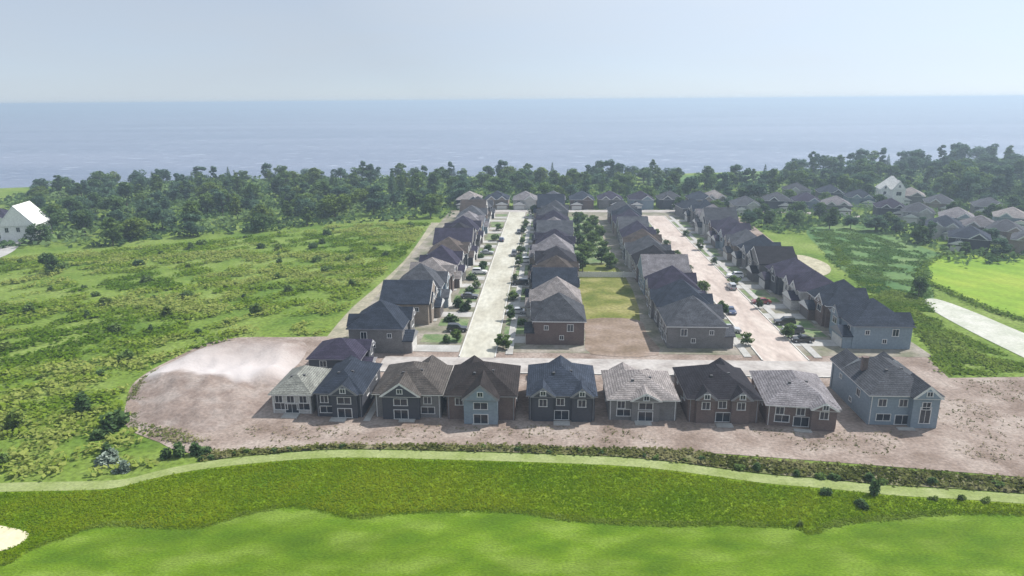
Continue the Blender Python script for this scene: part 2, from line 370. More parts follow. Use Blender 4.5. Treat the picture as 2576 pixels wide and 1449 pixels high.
# right hand side fields and path
sheet('grass_field', smooth(P((2030, 575), (2150, 560), (2330, 625), (2420, 665), (2340, 690), (2350, 760), (2300, 760), (2150, 700), (2080, 640)), 4, True), M_FIELD, .0)
sheet('yellow_green_field', smooth(P((2310, 690), (2370, 645), (2460, 640), (2620, 655), (2900, 690), (2900, 900), (2760, 880), (2600, 815), (2480, 775), (2390, 735)), 4, True), M_YELLOW, .02)
sheet('path', smooth(P((2318, 757), (2355, 752), (2450, 785), (2576, 838), (2800, 925)), 4) + list(reversed(smooth(P((2322, 765), (2370, 795), (2450, 838), (2576, 900), (2800, 1010)), 4))), M_PATH, .03)
sheet('grass_clearing', smooth(P((1620, 446), (1760, 440), (1900, 432), (1960, 440), (1900, 452), (1760, 460), (1630, 462)), 3, True), M_FIELD, .0)
sheet('construction_sand', smooth([(76, 196), (83, 200), (87, 212), (84, 224), (77, 222), (74, 208)], 4, True), mat('builders_sand', [(.28, .26, .18), (.40, .37, .27)], scale=.4, rough=.95, fine=(1.5, .2)), .05)
# pale track beside the back yards of the first row
sheet('dirt_track', smooth(P((1085, 560), (1030, 640), (960, 710), (885, 775), (820, 850)), 4) + list(reversed(smooth(P((1112, 560), (1062, 640), (1000, 715), (930, 780), (872, 850)), 4))), mat('pale_track', [(.22, .21, .15), (.32, .29, .22)], scale=.2, rough=.95, fine=(1.2, .2)), .02)
sheet('white_house_drive', smooth(P((-40, 600), (30, 585), (60, 590), (55, 610), (20, 640), (-60, 660)), 3, True), M_CONC, .02)

# ------------------------------------------------------------------ leafy meshes
def inpoly(pts, poly):
    x, y = pts[:, 0], pts[:, 1]; r = np.zeros(len(pts), bool); n = len(poly)
    for i in range(n):
        x0, y0 = poly[i]; x1, y1 = poly[i-1]
        if y0 == y1: continue
        c = ((y0 > y) != (y1 > y)) & (x < (x1-x0)*(y-y0)/(y1-y0)+x0); r ^= c
    return r

def scatter(poly, n, minx=None):
    a = np.array(poly); lo, hi = a.min(0), a.max(0); out = []; c = 0
    while c < n:
        p = lo+(hi-lo)*rng.random((n*2, 2)); p = p[inpoly(p, poly)]; out.append(p); c += len(p)
        if len(p) == 0: break
    return np.concatenate(out)[:n]

def leafmesh(name, c, size, tone, m, up=.8, aspect=1.5):
    """one randomly turned quad per point; tone 0..1 per leaf"""
    n = len(c)
    nrm = rng.normal(size=(n, 3)); nrm[:, 2] = np.abs(nrm[:, 2])+up; nrm /= np.linalg.norm(nrm, axis=1)[:, None]
    t = np.cross(nrm, rng.normal(size=(n, 3))); t /= np.linalg.norm(t, axis=1)[:, None]
    b = np.cross(nrm, t); s = np.asarray(size).reshape(-1, 1)*np.ones((n, 1))
    v = np.stack([c-t*s*aspect/2, c-b*s/2, c+t*s*aspect/2, c+b*s/2], 1).reshape(-1, 3)
    me = bpy.data.meshes.new(name)
    me.vertices.add(4*n); me.vertices.foreach_set('co', v.astype(np.float32).ravel())
    me.loops.add(4*n); me.loops.foreach_set('vertex_index', np.arange(4*n, dtype=np.int32))
    me.polygons.add(n); me.polygons.foreach_set('loop_start', np.arange(0, 4*n, 4, dtype=np.int32))
    me.update(calc_edges=True)
    at_ = me.attributes.new('tone', 'FLOAT', 'POINT'); at_.data.foreach_set('value', np.repeat(np.clip(tone, 0, 1), 4).astype(np.float32))
    me.materials.append(m)
    return me

def cloud_noise(p, sc, k=8, seed=3):
    r = np.random.default_rng(seed); s = np.zeros(len(p))
    for i in range(k):
        d = r.normal(size=2); d /= np.linalg.norm(d); f = sc*(.6+1.6*r.random())
        s += np.sin((p@d)*f+r.random()*6.28)
    return s/math.sqrt(k)*.5+.5

# tree crowns
LEAF = {
 'dark green': leafmat('leaf_dark_green', [(.037, .077, .030), (.088, .150, .055), (.156, .231, .088)], .35),
 'blue-green': leafmat('leaf_blue_green', [(.036, .078, .056), (.084, .148, .092), (.140, .217, .129)], .35),
 'mid green': leafmat('leaf_mid_green', [(.061, .108, .031), (.127, .198, .055), (.209, .292, .094)], .35),
 'yellowish green': leafmat('leaf_yellow_green', [(.075, .115, .022), (.14, .20, .042), (.22, .285, .08)]),
}
def crown_mesh(name, r, h, z0, nb, per, m, conifer=False, leaf=.62):
    pts, tn, sz = [], [], []
    if conifer:
        for i in range(nb):
            f = (i+.5)/nb; z = z0+h*f; rr = r*(1-f)**.85+.15
            k = int(per*(1-f)+14); a = rng.random(k)*2*PI; q = rr*np.sqrt(rng.random(k))
            pts.append(np.stack([q*np.cos(a), q*np.sin(a), z-q*.35+rng.normal(size=k)*.15], 1)); tn.append(np.full(k, .5)+rng.normal(size=k)*.2); sz.append(np.full(k, leaf*.8))
    else:
        for i in range(nb):
            a = rng.random()*2*PI; f = rng.random(); q = math.sqrt(rng.random())*r*.80
            z = z0+h*(.12+.80*f); q *= math.sqrt(max(.12, 1-(2*(.12+.8*f)-.85)**2*.9))
            br = r*(.20+.26*rng.random())
            d = rng.normal(size=(per, 3)); d /= np.linalg.norm(d, axis=1)[:, None]
            d *= (br*(.62+.45*rng.random(per)))[:, None]; d[:, 2] *= .8
            pts.append(d+np.array([q*math.cos(a), q*math.sin(a), z])); tb = .2+.6*rng.random()
            tn.append(tb+rng.normal(size=per)*.16); sz.append(leaf*(.6+.8*rng.random(per)))
    return leafmesh(name, np.concatenate(pts), np.concatenate(sz), np.concatenate(tn), m)

def trunk_mesh(name, h, r):
    b = MB(); b.cyl((0, 0), r, -.1, h, n=7, r2=r*.45)
    for k in range(4):
        a = k*1.6+.4; z = h*(.55+.1*k); L = h*.32
        n0 = len(b.v); u = (math.cos(a), math.sin(a))
        for t, rr in ((0, r*.4), (1, r*.14)):
            for q in range(4):
                an = q*PI/2
                b.v.append((u[0]*L*t-u[1]*rr*math.cos(an), u[1]*L*t+u[0]*rr*math.cos(an), z+L*.8*t+rr*math.sin(an)))
        for q in range(4):
            b.f.append((n0+q, n0+(q+1) % 4, n0+4+(q+1) % 4, n0+4+q)); b.m.append(0)
    return b.mesh(name, M_BARK)

CROWN = {}
for tone in LEAF:
    CROWN[tone] = [crown_mesh('crown', 4.8, 9.0, 1.4, 22, 95, LEAF[tone]), crown_mesh('crown', 4.2, 10.6, 1.5, 22, 95, LEAF[tone]), crown_mesh('crown', 5.6, 8.0, 1.2, 24, 90, LEAF[tone]), crown_mesh('crown', 2.7, 11.8, 1.2, 17, 95, LEAF[tone]), crown_mesh('crown', 5.8, 9.6, 1.4, 13, 140, LEAF[tone])]
CONE = [crown_mesh('crown', 2.7, 12.5, 1.2, 15, 110, LEAF['dark green'], True), crown_mesh('crown', 2.4, 13.5, 1.2, 15, 100, LEAF['blue-green'], True)]
TRUNK = trunk_mesh('trunk', 8.0, .28)

def tree(name, x, y, crown, sc, label, group, cat='tree', tall=1.0):
    t = link(name, None, None, (x, y, -.05), rng.random()*6.28); wd = .95+.3*rng.random(); t.scale = (sc*wd, sc*wd, sc*tall)
    t.empty_display_size = .5
    tag(t, label, cat, group)
    link('crown', crown, t); link('trunk', TRUNK, t)
    return t

# bushes: low leafy mounds down to the ground, with a short branching stem
def bush_mesh(r, h, m, n=420):
    d = rng.normal(size=(n, 3)); d /= np.linalg.norm(d, axis=1)[:, None]; d[:, 2] = np.abs(d[:, 2])
    k = rng.integers(0, 6, n); off = rng.normal(size=(6, 3))*np.array([r*.4, r*.4, h*.12]); tb = .25+.5*rng.random(6)
    p = d*np.array([r*.68, r*.68, h*.8])*(.6+.45*rng.random(n))[:, None]+off[k]; p[:, 2] = np.maximum(p[:, 2], .05)
    return leafmesh('foliage', p, .30+.25*rng.random(n), tb[k]+rng.normal(size=n)*.15, m)
BUSH = {t: [bush_mesh(1.25, 1.7, LEAF[t]), bush_mesh(.95, 2.3, LEAF[t])] for t in LEAF}
SILVER = leafmat('leaf_silver', [(.12, .17, .13), (.24, .30, .24), (.36, .42, .36)])
BUSH['silvery'] = [bush_mesh(1.3, 1.9, SILVER)]
bs = MB()
for k in range(5):
    a = k*1.26; bs.prism([(-.03, 0), (.03, 0), (.03+.25*math.cos(a), .9), (-.03+.25*math.cos(a), .9)], .1*math.sin(a)-.03, .1*math.sin(a)+.03)
STEM = bs.mesh('stem', M_BARK)
def bush(x, y, tone, sc, label, group, tall=1.0, v=None):
    t = link('bush', None, None, (x, y, -.04), rng.random()*6.28); t.scale = (sc, sc, sc*tall)
    tag(t, label, 'bush', group)
    ms = BUSH[tone]; link('foliage', ms[rng.integers(len(ms)) if v is None else v], t); link('stem', STEM, t)
    return t

# ------------------------------------------------------------------ houses
def win_protos():
    out = {}
    for key, (w, h) in {'tall': (1.15, 1.6), 'wide': (2.1, 1.5), 'small': (.75, .95), 'patio': (2.2, 2.1), 'high': (1.5, 3.6)}.items():
        f = MB(); t = .11
        f.box(-w/2-t, w/2+t, -.09, .03, h/2, h/2+t); f.box(-w/2-t-.05, w/2+t+.05, -.14, .03, -h/2-t, -h/2)
        f.box(-w/2-t, -w/2, -.09, .03, -h/2, h/2); f.box(w/2, w/2+t, -.09, .03, -h/2, h/2)
        f.box(-.03, .03, -.075, .02, -h/2, h/2)
        p = MB(); p.box(-w/2+.001, w/2-.001, -.04, .01, -h/2+.001, h/2-.001)
        out[key] = (f.mesh('window', M_TRIM), p.mesh('pane', M_GLASS))
    return out
WIN = win_protos()

def add_win(root, kind, x, y, z, side, simple=False):
    rz = {'front': 0, 'back': PI, 'left': -PI/2, 'right': PI/2}[side]
    o = link('patio_door' if kind == 'patio' else 'window', WIN[kind][0], root, (x, y, z), rz)
    link('pane', WIN[kind][1], o)
    return o

def hip(b, W, D, z, ov, p, th=.2, x0=0, y0=0):
    ex, ey = W/2+ov, D/2+ov
    if ex <= ey: r = [(x0, y0-(ey-ex)-.001), (x0, y0+(ey-ex)+.001)]; rise = p*ex
    else: r = [(x0-(ex-ey)-.001, y0), (x0+(ex-ey)+.001, y0)]; rise = p*ey
    q = [(x0-ex, y0-ey), (x0+ex, y0-ey), (x0+ex, y0+ey), (x0-ex, y0+ey)]
    n = len(b.v)
    b.v += [(x, y, z) for x, y in q]+[(x, y, z+th) for x, y in q]+[(x, y, z+th+rise) for x, y in r]
    b.f.append((n+3, n+2, n+1, n)); b.m.append(1)
    for i in range(4):
        j = (i+1) % 4; b.f.append((n+i, n+j, n+4+j, n+4+i)); b.m.append(1)
    if ex <= ey: fs = [(n+4, n+5, n+8), (n+5, n+6, n+9, n+8), (n+6, n+7, n+9), (n+7, n+4, n+8, n+9)]
    else: fs = [(n+4, n+5, n+9, n+8), (n+5, n+6, n+9), (n+6, n+7, n+8, n+9), (n+7, n+4, n+8)]
    for f in fs: b.f.append(f); b.m.append(0)
    return rise

def house(x, y, rz, W, D, h, roof, wall, label, group, gables=(), tier=2, garage='l', pitch=.72, trim='white', accent=None, longroof=False, chimney=False, garage_dark=False, cat='house', ridge='hip', z=.02, zs=.78):
    root = link('house', None, None, (x, y, z), rz); tag(root, label, cat, group); root.scale = (1, 1, zs)
    wm = M_WALL[wall]; rm = M_ROOF[roof]; tm = M_TRIM if trim == 'white' else M_TRIMD
    wb = MB(); rb = MB()
    wb.box(-W/2, W/2, -D/2, D/2, -.1, h+.08)
    ov = .45
    if ridge == 'hip': rise = hip(rb, W, D, h, ov, pitch)
    else:
        g = W/2+ov; rise = g*pitch
        rb.prism([(-g, h), (g, h), (g, h+.2), (0, h+.2+rise), (-g, h+.2)], -D/2-ov, D/2+ov, mi=0, cap=1)
        gi = g-.55
        for sy in (-1, 1):
            wb.prism([(-gi, h+.1), (gi, h+.1), (0, h+.1+gi*pitch)], sy*(D/2+ov)-.03, sy*(D/2+ov)+.03)
    for (side, xc, gw, pr, pg) in gables:
        s = -1 if side == 'front' else 1
        g = gw/2+.35; gr = g*pg
        back = s*max(0.0, (D/2+ov)-gr/pitch-.6)
        endy = s*(D/2+pr+.4)
        prof = [(xc-g, h+.05), (xc+g, h+.05), (xc+g, h+.25), (xc, h+.25+gr), (xc-g, h+.25)]
        a, c = (endy, back) if endy < back else (back, endy)
        rb.prism(prof, a, c, mi=0, cap=1)
        acc = MB() if accent else None
        tgt = acc if accent else wb
        gi = g-.5
        tgt.prism([(xc-gi, h+.18), (xc+gi, h+.18), (xc, h+.18+gi*pg)], endy-.03, endy+.03)
        ya, yb = sorted((s*(D/2-.3), s*(D/2+pr)))
        tgt.box(xc-gw/2, xc+gw/2, ya, yb, -.1, h+.07)
        if acc: acc.build('gable_bay', M_WALL[accent], root)
        if tier >= 2:
            add_win(root, 'wide' if gw > 4 else 'tall', xc, s*(D/2+pr), h*.76, side, tier < 3)
            if gw > 2.6: add_win(root, 'small', xc, s*(D/2+pr+.43), h+.3+gr*.36, side)
    # garage wing at the front, one storey
    gs = -1 if garage == 'l' else 1
    gw = W*.50; gx = gs*(W/2-gw/2-.15); gp_ = 1.8
    if garage:
        wb.box(gx-gw/2, gx+gw/2, -D/2-gp_, -D/2+.2, -.1, 2.95)
        g = gw/2+.3
        rb.prism([(gx-g, 2.9), (gx+g, 2.9), (gx+g, 3.08), (gx+.2, 3.08+g*.5), (gx-.2, 3.08+g*.5), (gx-g, 3.08)], -D/2-gp_-.35, -D/2+.1, mi=0, cap=1)
    wb.build('wall', wm, root)
    ro = rb.build('roof', [rm, tm], root)
    if garage:
        gd = MB(); y0 = -D/2-gp_
        gd.box(gx-gw/2+.45, gx+gw/2-.45, y0-.07, y0+.02, .02, 2.25)
        if tier >= 2:
            for k in range(3): gd.box(gx-gw/2+.47, gx+gw/2-.47, y0-.09, y0-.06, .1+k*.74, .1+k*.74+.62)
        gd.build('garage_door', M_GARAGED if garage_dark else M_GARAGE, root)
        d = MB(); dx = -gs*W*.18; d.box(dx-.5, dx+.5, -D/2-.08, -D/2+.02, .15, 2.3)
        do = d.build('front_door', M_DOOR, root)
        st = MB(); st.box(dx-.9, dx+.9, -D/2-1.3, -D/2-.02, -.1, .14); st.box(dx-.9, dx+.9, -D/2-1.7, -D/2-1.3, -.1, .0)
        st.build('front_step', M_CONC, root)
    if chimney:
        c = MB(); c.box(W*.28, W*.28+.8, -.6, .2, h+.3, h+rise+.7); c.box(W*.28-.08, W*.28+.88, -.68, .28, h+rise+.7, h+rise+.85)
        c.build('chimney', M_WALL['brown brick'], ro)
    used = [(gx_, gw_) for (sd, gx_, gw_, *_) in gables if sd == 'back']
    usedf = [(gx_, gw_) for (sd, gx_, gw_, *_) in gables if sd == 'front']
    def free(xx, us): return all(abs(xx-a) > w/2+.7 for a, w in us)
    if tier >= 1:
        for xx in ((-W*.30, W*.02, W*.32) if tier >= 2 else (-W*.27, W*.27)):
            if free(xx, used): add_win(root, 'tall', xx, D/2, h*.76, 'back')
            if free(xx, usedf): add_win(root, 'tall', xx, -D/2, h*.76, 'front')
    if tier >= 2:
        for xx, k in ((-W*.3, 'wide'), (W*.28, 'wide')):
            if free(xx, used): add_win(root, k, xx, D/2, 1.75, 'back')
        if free(0, used): add_win(root, 'patio', 0, D/2, 1.25, 'back')
        elif used: add_win(root, 'patio', used[0][0], D/2+[pr for (sd, a, w, pr, pg) in gables if sd == 'back'][0], 1.25, 'back')
        for sx, sd in ((-1, 'left'), (1, 'right')):
            for yy in (-D*.26, D*.22): add_win(root, 'tall' if yy > 0 else 'small', sx*W/2, yy, h*.74, sd)
            add_win(root, 'small', sx*W/2, D*.05, 1.9, sd)
    if tier >= 3:
        for xx, yy in ((W*.12, D*.2), (-W*.15, D*.12)):
            v = MB(); ex = W/2+ov; zz = h+.2+pitch*max(.3, min(ex-abs(xx), D/2+ov-abs(yy)))
            v.box(xx-.2, xx+.2, yy-.2, yy+.2, zz-.2, zz+.28); v.build('roof_vent', M_VENT, ro)
        st = MB(); st.box(-1.3, 1.3, D/2+max([0]+[pr for (sd, a, w, pr, pg) in gables if sd == 'back'])+.02, D/2+1.9, -.1, .18)
        st.build('back_step', M_CONC, root)
        for sx in (-1, 1):
            gt = MB(); gt.box(sx*(W/2-.25)-.05, sx*(W/2-.25)+.05, D/2+.01, D/2+.11, .05, h-.02)
            gt.build('downpipe', tm, root)
    return root

FR = 'houses in the front row by the golf course'
R180 = PI
YF = 107.4
# (x, y, W, D, h, roof, wall, gables, extras, label)
FRONT = [
 (-42.2, 107.2, 6.6, 10.5, 4.6, 'grey green', 'pale stone', [], dict(pitch=.8, garage=None), 'small house with a pale grey-green roof, end of front row beside gravel mound'),
 (-33.9, 107.3, 7.6, 12.5, 5.6, 'slate blue', 'dark siding', [('back', 1.0, 4.2, .5, 1.0), ('front', -1.5, 3.6, .4, .9)], dict(pitch=.78, garage='r', trim='grey'), 'narrow slate-blue house with pale concrete drive along its right side'),
 (-22.6, 107.3, 10.8, 12.0, 5.5, 'grey brown', 'grey brick', [('back', -1.0, 6.0, .9, .95), ('front', 2.0, 4.4, .5, .95)], dict(accent='dark siding'), 'grey-brown-roofed house with dark back gable framed by pale rakes'),
 (-10.6, 107.0, 11.0, 12.4, 5.7, 'dark brown', 'brown brick', [('back', .1, 5.4, 1.6, 1.15), ('front', -2.4, 4.2, .5, .95)], dict(accent='blue grey siding', trim='grey'), 'dark brown hip-roofed house with tall blue-grey gable projecting at the back'),
 (2.4, 107.3, 10.6, 12.4, 5.8, 'slate blue', 'dark siding', [('back', -3.0, 3.4, .5, 1.05), ('back', 3.2, 3.2, .5, 1.05), ('front', 0, 4.2, .5, .95)], dict(trim='grey'), 'slate-blue house with two narrow back gables in front row'),
 (15.4, 107.4, 10.8, 11.6, 4.8, 'pale grey', 'grey brick', [('back', .4, 4.4, .5, .75), ('front', -2, 4.0, .5, .8)], dict(pitch=.6, ), 'pale grey-roofed house in front of the brown vacant lot'),
 (28.1, 107.5, 11.0, 12.4, 5.5, 'charcoal', 'brown brick', [('back', -2.9, 2.9, .5, 1.1), ('back', 2.6, 2.9, .5, 1.1), ('front', 2.4, 4.4, .5, .95)], dict(trim='grey'), 'charcoal-roofed brown house with twin back dormer gables in front row'),
 (40.6, 106.8, 10.4, 13.4, 4.7, 'lilac grey', 'brown brick', [('back', 3.0, 3.6, 1.0, .8)], dict(pitch=.66, ), 'house with broad pale lilac-grey roof over low dark walls, front row'),
 (56.0, 108.6, 10.6, 14.4, 6.8, 'mid grey', 'blue grey siding', [('back', 2.8, 4.0, 1.0, 1.2), ('front', -3, 4.6, .6, 1.0), ('front', 3.4, 3.6, .4, 1.0)], dict(chimney=True), 'tallest front-row house, blue-grey walls with pale tall-windowed gable and chimney'),
]
for i, (x, y, W_, D_, h, roof, wall, gb, ex, lab) in enumerate(FRONT):
    mir = [(a, -b, c, d, e) for a, b, c, d, e in gb]      # the house is turned round: mirror x so gables stand where the photo shows them
    r = house(x, y, R180 + (.0 if i not in (7, 8) else (-.10, .0)[i-7]), W_, D_, h, roof, wall, lab, FR, mir, tier=3, zs=.73, **ex)
    if i == 8: add_win(r, 'high', -2.8, D_/2+1.0, 3.0, 'back')
    dw = sheet('driveway', strip(x-3.0, x+1.5, y+D_/2+1.85, CY0-.3), M_CONC, .07)
sheet('driveway', strip(-29.7, -28.6, 99.5, CY0-.3), M_CONC, .07)

house(-39.8, 122.2, PI/2, 9.2, 9.6, 5.0, 'purple slate', 'dark siding', 'dark purple-slate house closing the left end of the cross street', None, [('front', 2.2, 3.8, .5, .95)], tier=2, garage='l', zs=.70, trim='grey')
ORD = ['first', 'second', 'third', 'fourth', 'fifth', 'sixth', 'seventh', 'eighth', 'ninth', 'tenth', 'eleventh', 'twelfth', 'thirteenth', 'fourteenth', 'fifteenth']
ROWS = {
 'far-left row of houses': (-31.0, PI/2, ['slate blue', 'slate blue', 'mid grey', 'pale grey', 'purple slate', 'warm brown', 'purple slate', 'charcoal', 'purple slate', 'lilac grey', 'mid grey', 'warm brown', 'mid grey'], 'left street\'s left row', -13.0),
 'second row of houses': (2.2, -PI/2, ['mid grey', 'pale grey', 'slate blue', 'warm brown', 'charcoal', 'lilac grey', 'purple slate', 'mid grey', 'lilac grey', 'purple slate', 'mid grey', 'mid grey', 'slate blue'], 'left street\'s right row', 0),
 'third row of houses': (30.6, PI/2, ['mid grey', 'slate blue', 'purple slate', 'lilac grey', 'charcoal', 'mid grey', 'warm brown', 'purple slate', 'mid grey', 'purple slate', 'slate blue', 'mid grey'], 'right street\'s left row', 0),
 'fourth row of houses': (65.0, -PI/2, ['slate blue', 'slate blue', 'purple slate', 'purple slate', 'charcoal', 'slate blue', 'mid grey', 'purple slate', 'purple slate', 'mid grey', 'lilac grey', 'slate blue'], 'right street\'s right row', 0),
}
walls = ['grey brick', 'dark siding', 'brown brick', 'tan brick', 'grey brick', 'pale stone', 'blue grey siding']
GAB = [
 [('front', 2.6, 4.4, .5, .95), ('back', -2.2, 3.8, .4, 1.0)],
 [('front', -2.4, 3.6, .5, 1.0), ('front', 2.6, 3.6, .4, 1.0)],
 [('front', 2.4, 5.0, .6, .9)],
 [('front', -2.2, 4.2, .5, 1.0), ('back', 2.4, 4.0, .5, .9)],
]
for rn, (rowname, (rx, rrot, cols, where, _)) in enumerate(ROWS.items()):
    side = 1 if rrot > 0 else -1            # front faces +x when rrot > 0
    for i, roof in enumerate(cols):
        if roof is None: continue
        y = 141.0 + 13.3*i + (rn % 2)*.8 - (5 if rn == 0 and i == 0 else 0)
        W_ = 11.0 + 1.1*random.random(); D_ = 10.0 + 1.8*random.random(); h = 5.3 + .6*random.random()
        wl = walls[(i*3+rn*2) % len(walls)]
        xx = rx + random.uniform(-.7, .7) + ((-4.0, -2.0, -1.0)[i] if (rn == 0 and i < 3) else (4.0, 3.0, 2.0, 1.0)[i] if (rn == 3 and i < 4) else 0) + random.uniform(-.3, .3)
        lab = f'{roof}-roofed {wl} house, {ORD[i]} from cross street in {where}'
        house(xx, y, rrot, W_, D_, h, roof, wl, lab, rowname, GAB[(i+rn) % 4], tier=2 if i < 8 else 1, garage='lr'[(i+rn) % 2], trim='white' if (i+rn) % 3 else 'grey', pitch=.70+.25*random.random(), garage_dark=i % 3 == 1, zs=.88, ridge='gable' if (i*7+rn*3) % 5 == 2 else 'hip')
        xf = xx+side*(D_/2+1.85)
        xk = (LX if rn < 2 else RX) - side*(4.1 if rn < 2 else 4.7)
        gx = (-1 if 'lr'[(i+rn) % 2] == 'l' else 1)*2.6
        gy = y+gx*side
        sheet('driveway', strip(min(xf, xk), max(xf, xk), gy-2.0, gy+2.0), M_CONC, .065)
        sheet('front_lawn', strip(min(xf, xk)+.4, max(xf, xk)-.2, y+(-1 if gx*side > 0 else 1)*3.6-2.6, y+(-1 if gx*side > 0 else 1)*3.6+2.6), M_LAWN, .06)

# row closing the street ends
for i, xx in enumerate([-38, -24.5, -11, 2.5, 16, 29.5, 44, 58, 72]):
    roof = ['pale grey', 'slate blue', 'lilac grey', 'mid grey', 'slate blue', 'purple slate', 'purple slate', 'mid grey', 'slate blue'][i]
    wl = walls[(i*2+1) % 7]
    house(xx, 328.5+(i % 2)*.8, 0, 11, 12.5, 5.6, roof, wl, f'{roof}-roofed {wl} house, {ORD[i]} from the meadow in row closing the streets', 'houses closing the far end of the streets', GAB[i % 4], tier=1, garage='lr'[i % 2])

# far village to the right, in rows among the trees
VILL = [(1745, 548, .1), (1800, 522, .0), (1880, 540, -.1), (1960, 528, -.15), (2035, 530, -.2), (2110, 540, -.25), (1900, 505, 0), (2010, 500, -.1), (2095, 506, -.2), (2170, 520, -.2),
        (2300, 515, -.4), (2375, 535, -.4), (2320, 560, -.4), (2250, 548, -.3), (2420, 575, -.45), (2480, 600, -.5), (2545, 612, -.5), (2390, 600, -.5), (2455, 632, -.5), (2560, 575, -.5), (2500, 545, -.4), (2620, 640, -.6)]
vr = ['slate blue', 'mid grey', 'lilac grey', 'purple slate', 'mid grey', 'pale grey']
vw = ['grey brick', 'tan brick', 'pale stone', 'dark siding', 'blue grey siding']
for i, (px_, py_, rr) in enumerate(VILL):
    x, y = at(px_, py_)
    near_ = 'left end' if px_ < 1950 else 'middle' if px_ < 2230 else 'right end'
    house(x, y+5, rr, 11.5, 12, 5.4, vr[(i*5+i//3) % 6], vw[i % 5], f'{vr[(i*5+i//3) % 6]}-roofed {vw[i % 5]} house{" with white rakes" if i % 2 else ""} among trees at {near_} of village', 'houses of the village among the trees', GAB[i % 4], tier=1, garage='lr'[i % 2])

# the two white houses
x, y = at(2243, 513)
house(x, y+3, -.25, 11, 10, 6.4, 'white', 'white siding', 'large white house with steep white gable among dark trees right of the streets', None, [('front', 2.6, 5.4, .8, 1.25), ('front', -3.4, 3.4, .4, 1.0)], tier=2, garage='l', pitch=1.0, zs=1.1)
x, y = at(46, 606)
house(x, y+5, .25, 12, 13, 5.6, 'white', 'white siding', 'white house with steep pale gable at the edge of the left wood', None, [], tier=2, garage=None, pitch=1.1, ridge='gable', zs=1.05)
x, y = at(-25, 574)
house(x, y+5, .25, 13, 11, 5.0, 'purple slate', 'white siding', 'dark-roofed white-walled house beside the white gabled house at left wood', None, [('front', 2.4, 4.2, .5, .9)], tier=2, garage='l', pitch=.8)

fx0, fy = at(1452, 698)[0], at(1520, 698)[1]; fx1 = at(1598, 698)[0]
fn = link('board_fence', None, None, (0, fy, 0)); tag(fn, 'pale board fence across the green strip between the back-to-back house rows', 'fence')
nseg = 5
for k in range(nseg+1):
    b = MB(); px0 = fx0+(fx1-fx0)*k/nseg; b.box(px0-.07, px0+.07, -.07, .07, -.1, 1.75); b.box(px0-.1, px0+.1, -.1, .1, 1.75, 1.82); b.build('post', M_TRIM, fn)
    if k < nseg:
        b = MB(); px1 = fx0+(fx1-fx0)*(k+1)/nseg
        for q in range(5): b.box(px0+.075, px1-.075, -.03, .03, .15+q*.31, .15+q*.31+.28)
        b.build('panel', M_TRIM, fn)
# ------------------------------------------------------------------ gravel stockpile
mnd = MB(); NX, NY = 60, 30
cx, cy = at(560, 985); base = smooth(P((322, 1075), (318, 1010), (345, 955), (440, 905), (560, 858), (735, 852), (775, 880), (715, 960), (650, 1050), (540, 1088), (430, 1092)), 6, True)
bp_ = np.array(base); cxy = bp_.mean(0)
def mound_grid():
    rings, k = 22, len(base); vs = []
    for r in range(rings+1):
        f = 1-r/rings
        for j in range(k):
            p = cxy+(bp_[j]-cxy)*f
            south = bp_[j][1] < cxy[1]
            prof = min(1, (1-f)/(.62 if south else .30)); hgt = 1.5*prof*prof*(3-2*prof)
            q = np.array([[p[0], p[1]]])
            hgt += (float(cloud_noise(q, .55, seed=61)[0]-.5)*.55+float(cloud_noise(q, 1.5, seed=62)[0]-.5)*.25)*min(1, (1-f)*4)
            vs.append((p[0], p[1], hgt-.03))
    b = MB(); b.v = vs
    for r in range(rings):
        for j in range(k):
            j2 = (j+1) % k
            b.f.append((r*k+j, r*k+j2, (r+1)*k+j2, (r+1)*k+j))
            c = cxy+(bp_[j]-cxy)*(1-(r+.5)/rings)
            b.m.append(0)
    return b
mo = mound_grid().build('soil_mound', mat('mound_soil', [(.20, .158, .138), (.235, .192, .170), (.28, .24, .218)], scale=.3, rough=.95, detail=9, fine=(1.8, .2), spec=.1, bump=.5))
for p_ in mo.data.polygons: p_.use_smooth = True
mv = np.array([v.co[:] for v in mo.data.vertices])
lim = np.interp(mv[:, 0], [-72, -64, -55, -48], [cxy[1]+2.5, cxy[1]-.5, cxy[1]+.3, cxy[1]+4])
pale = np.clip((mv[:, 1]-lim+(cloud_noise(mv[:, :2], .5, seed=63)-.5)*5)/3.0+.5, 0, 1)*np.clip(1.25-(mv[:, 1]-cxy[1])/16, 0, 1)
at_ = mo.data.attributes.new('gravel', 'FLOAT', 'POINT'); at_.data.foreach_set('value', pale.astype(np.float32))
_t = mo.data.materials[0].node_tree; _b = _t.nodes['Principled BSDF']; _c = _b.inputs['Base Color'].links[0].from_socket
_a = _t.nodes.new('ShaderNodeAttribute'); _a.attribute_name = 'gravel'
_m = _t.nodes.new('ShaderNodeMixRGB'); _t.links.new(_a.outputs['Fac'], _m.inputs[0]); _t.links.new(_c, _m.inputs[1]); _m.inputs[2].default_value = (.47, .435, .43, 1)
_t.links.new(_m.outputs[0], _b.inputs['Base Color'])
tag(mo, 'broad low mound of brown soil with a pale gravel top beside the houses', 'mound')

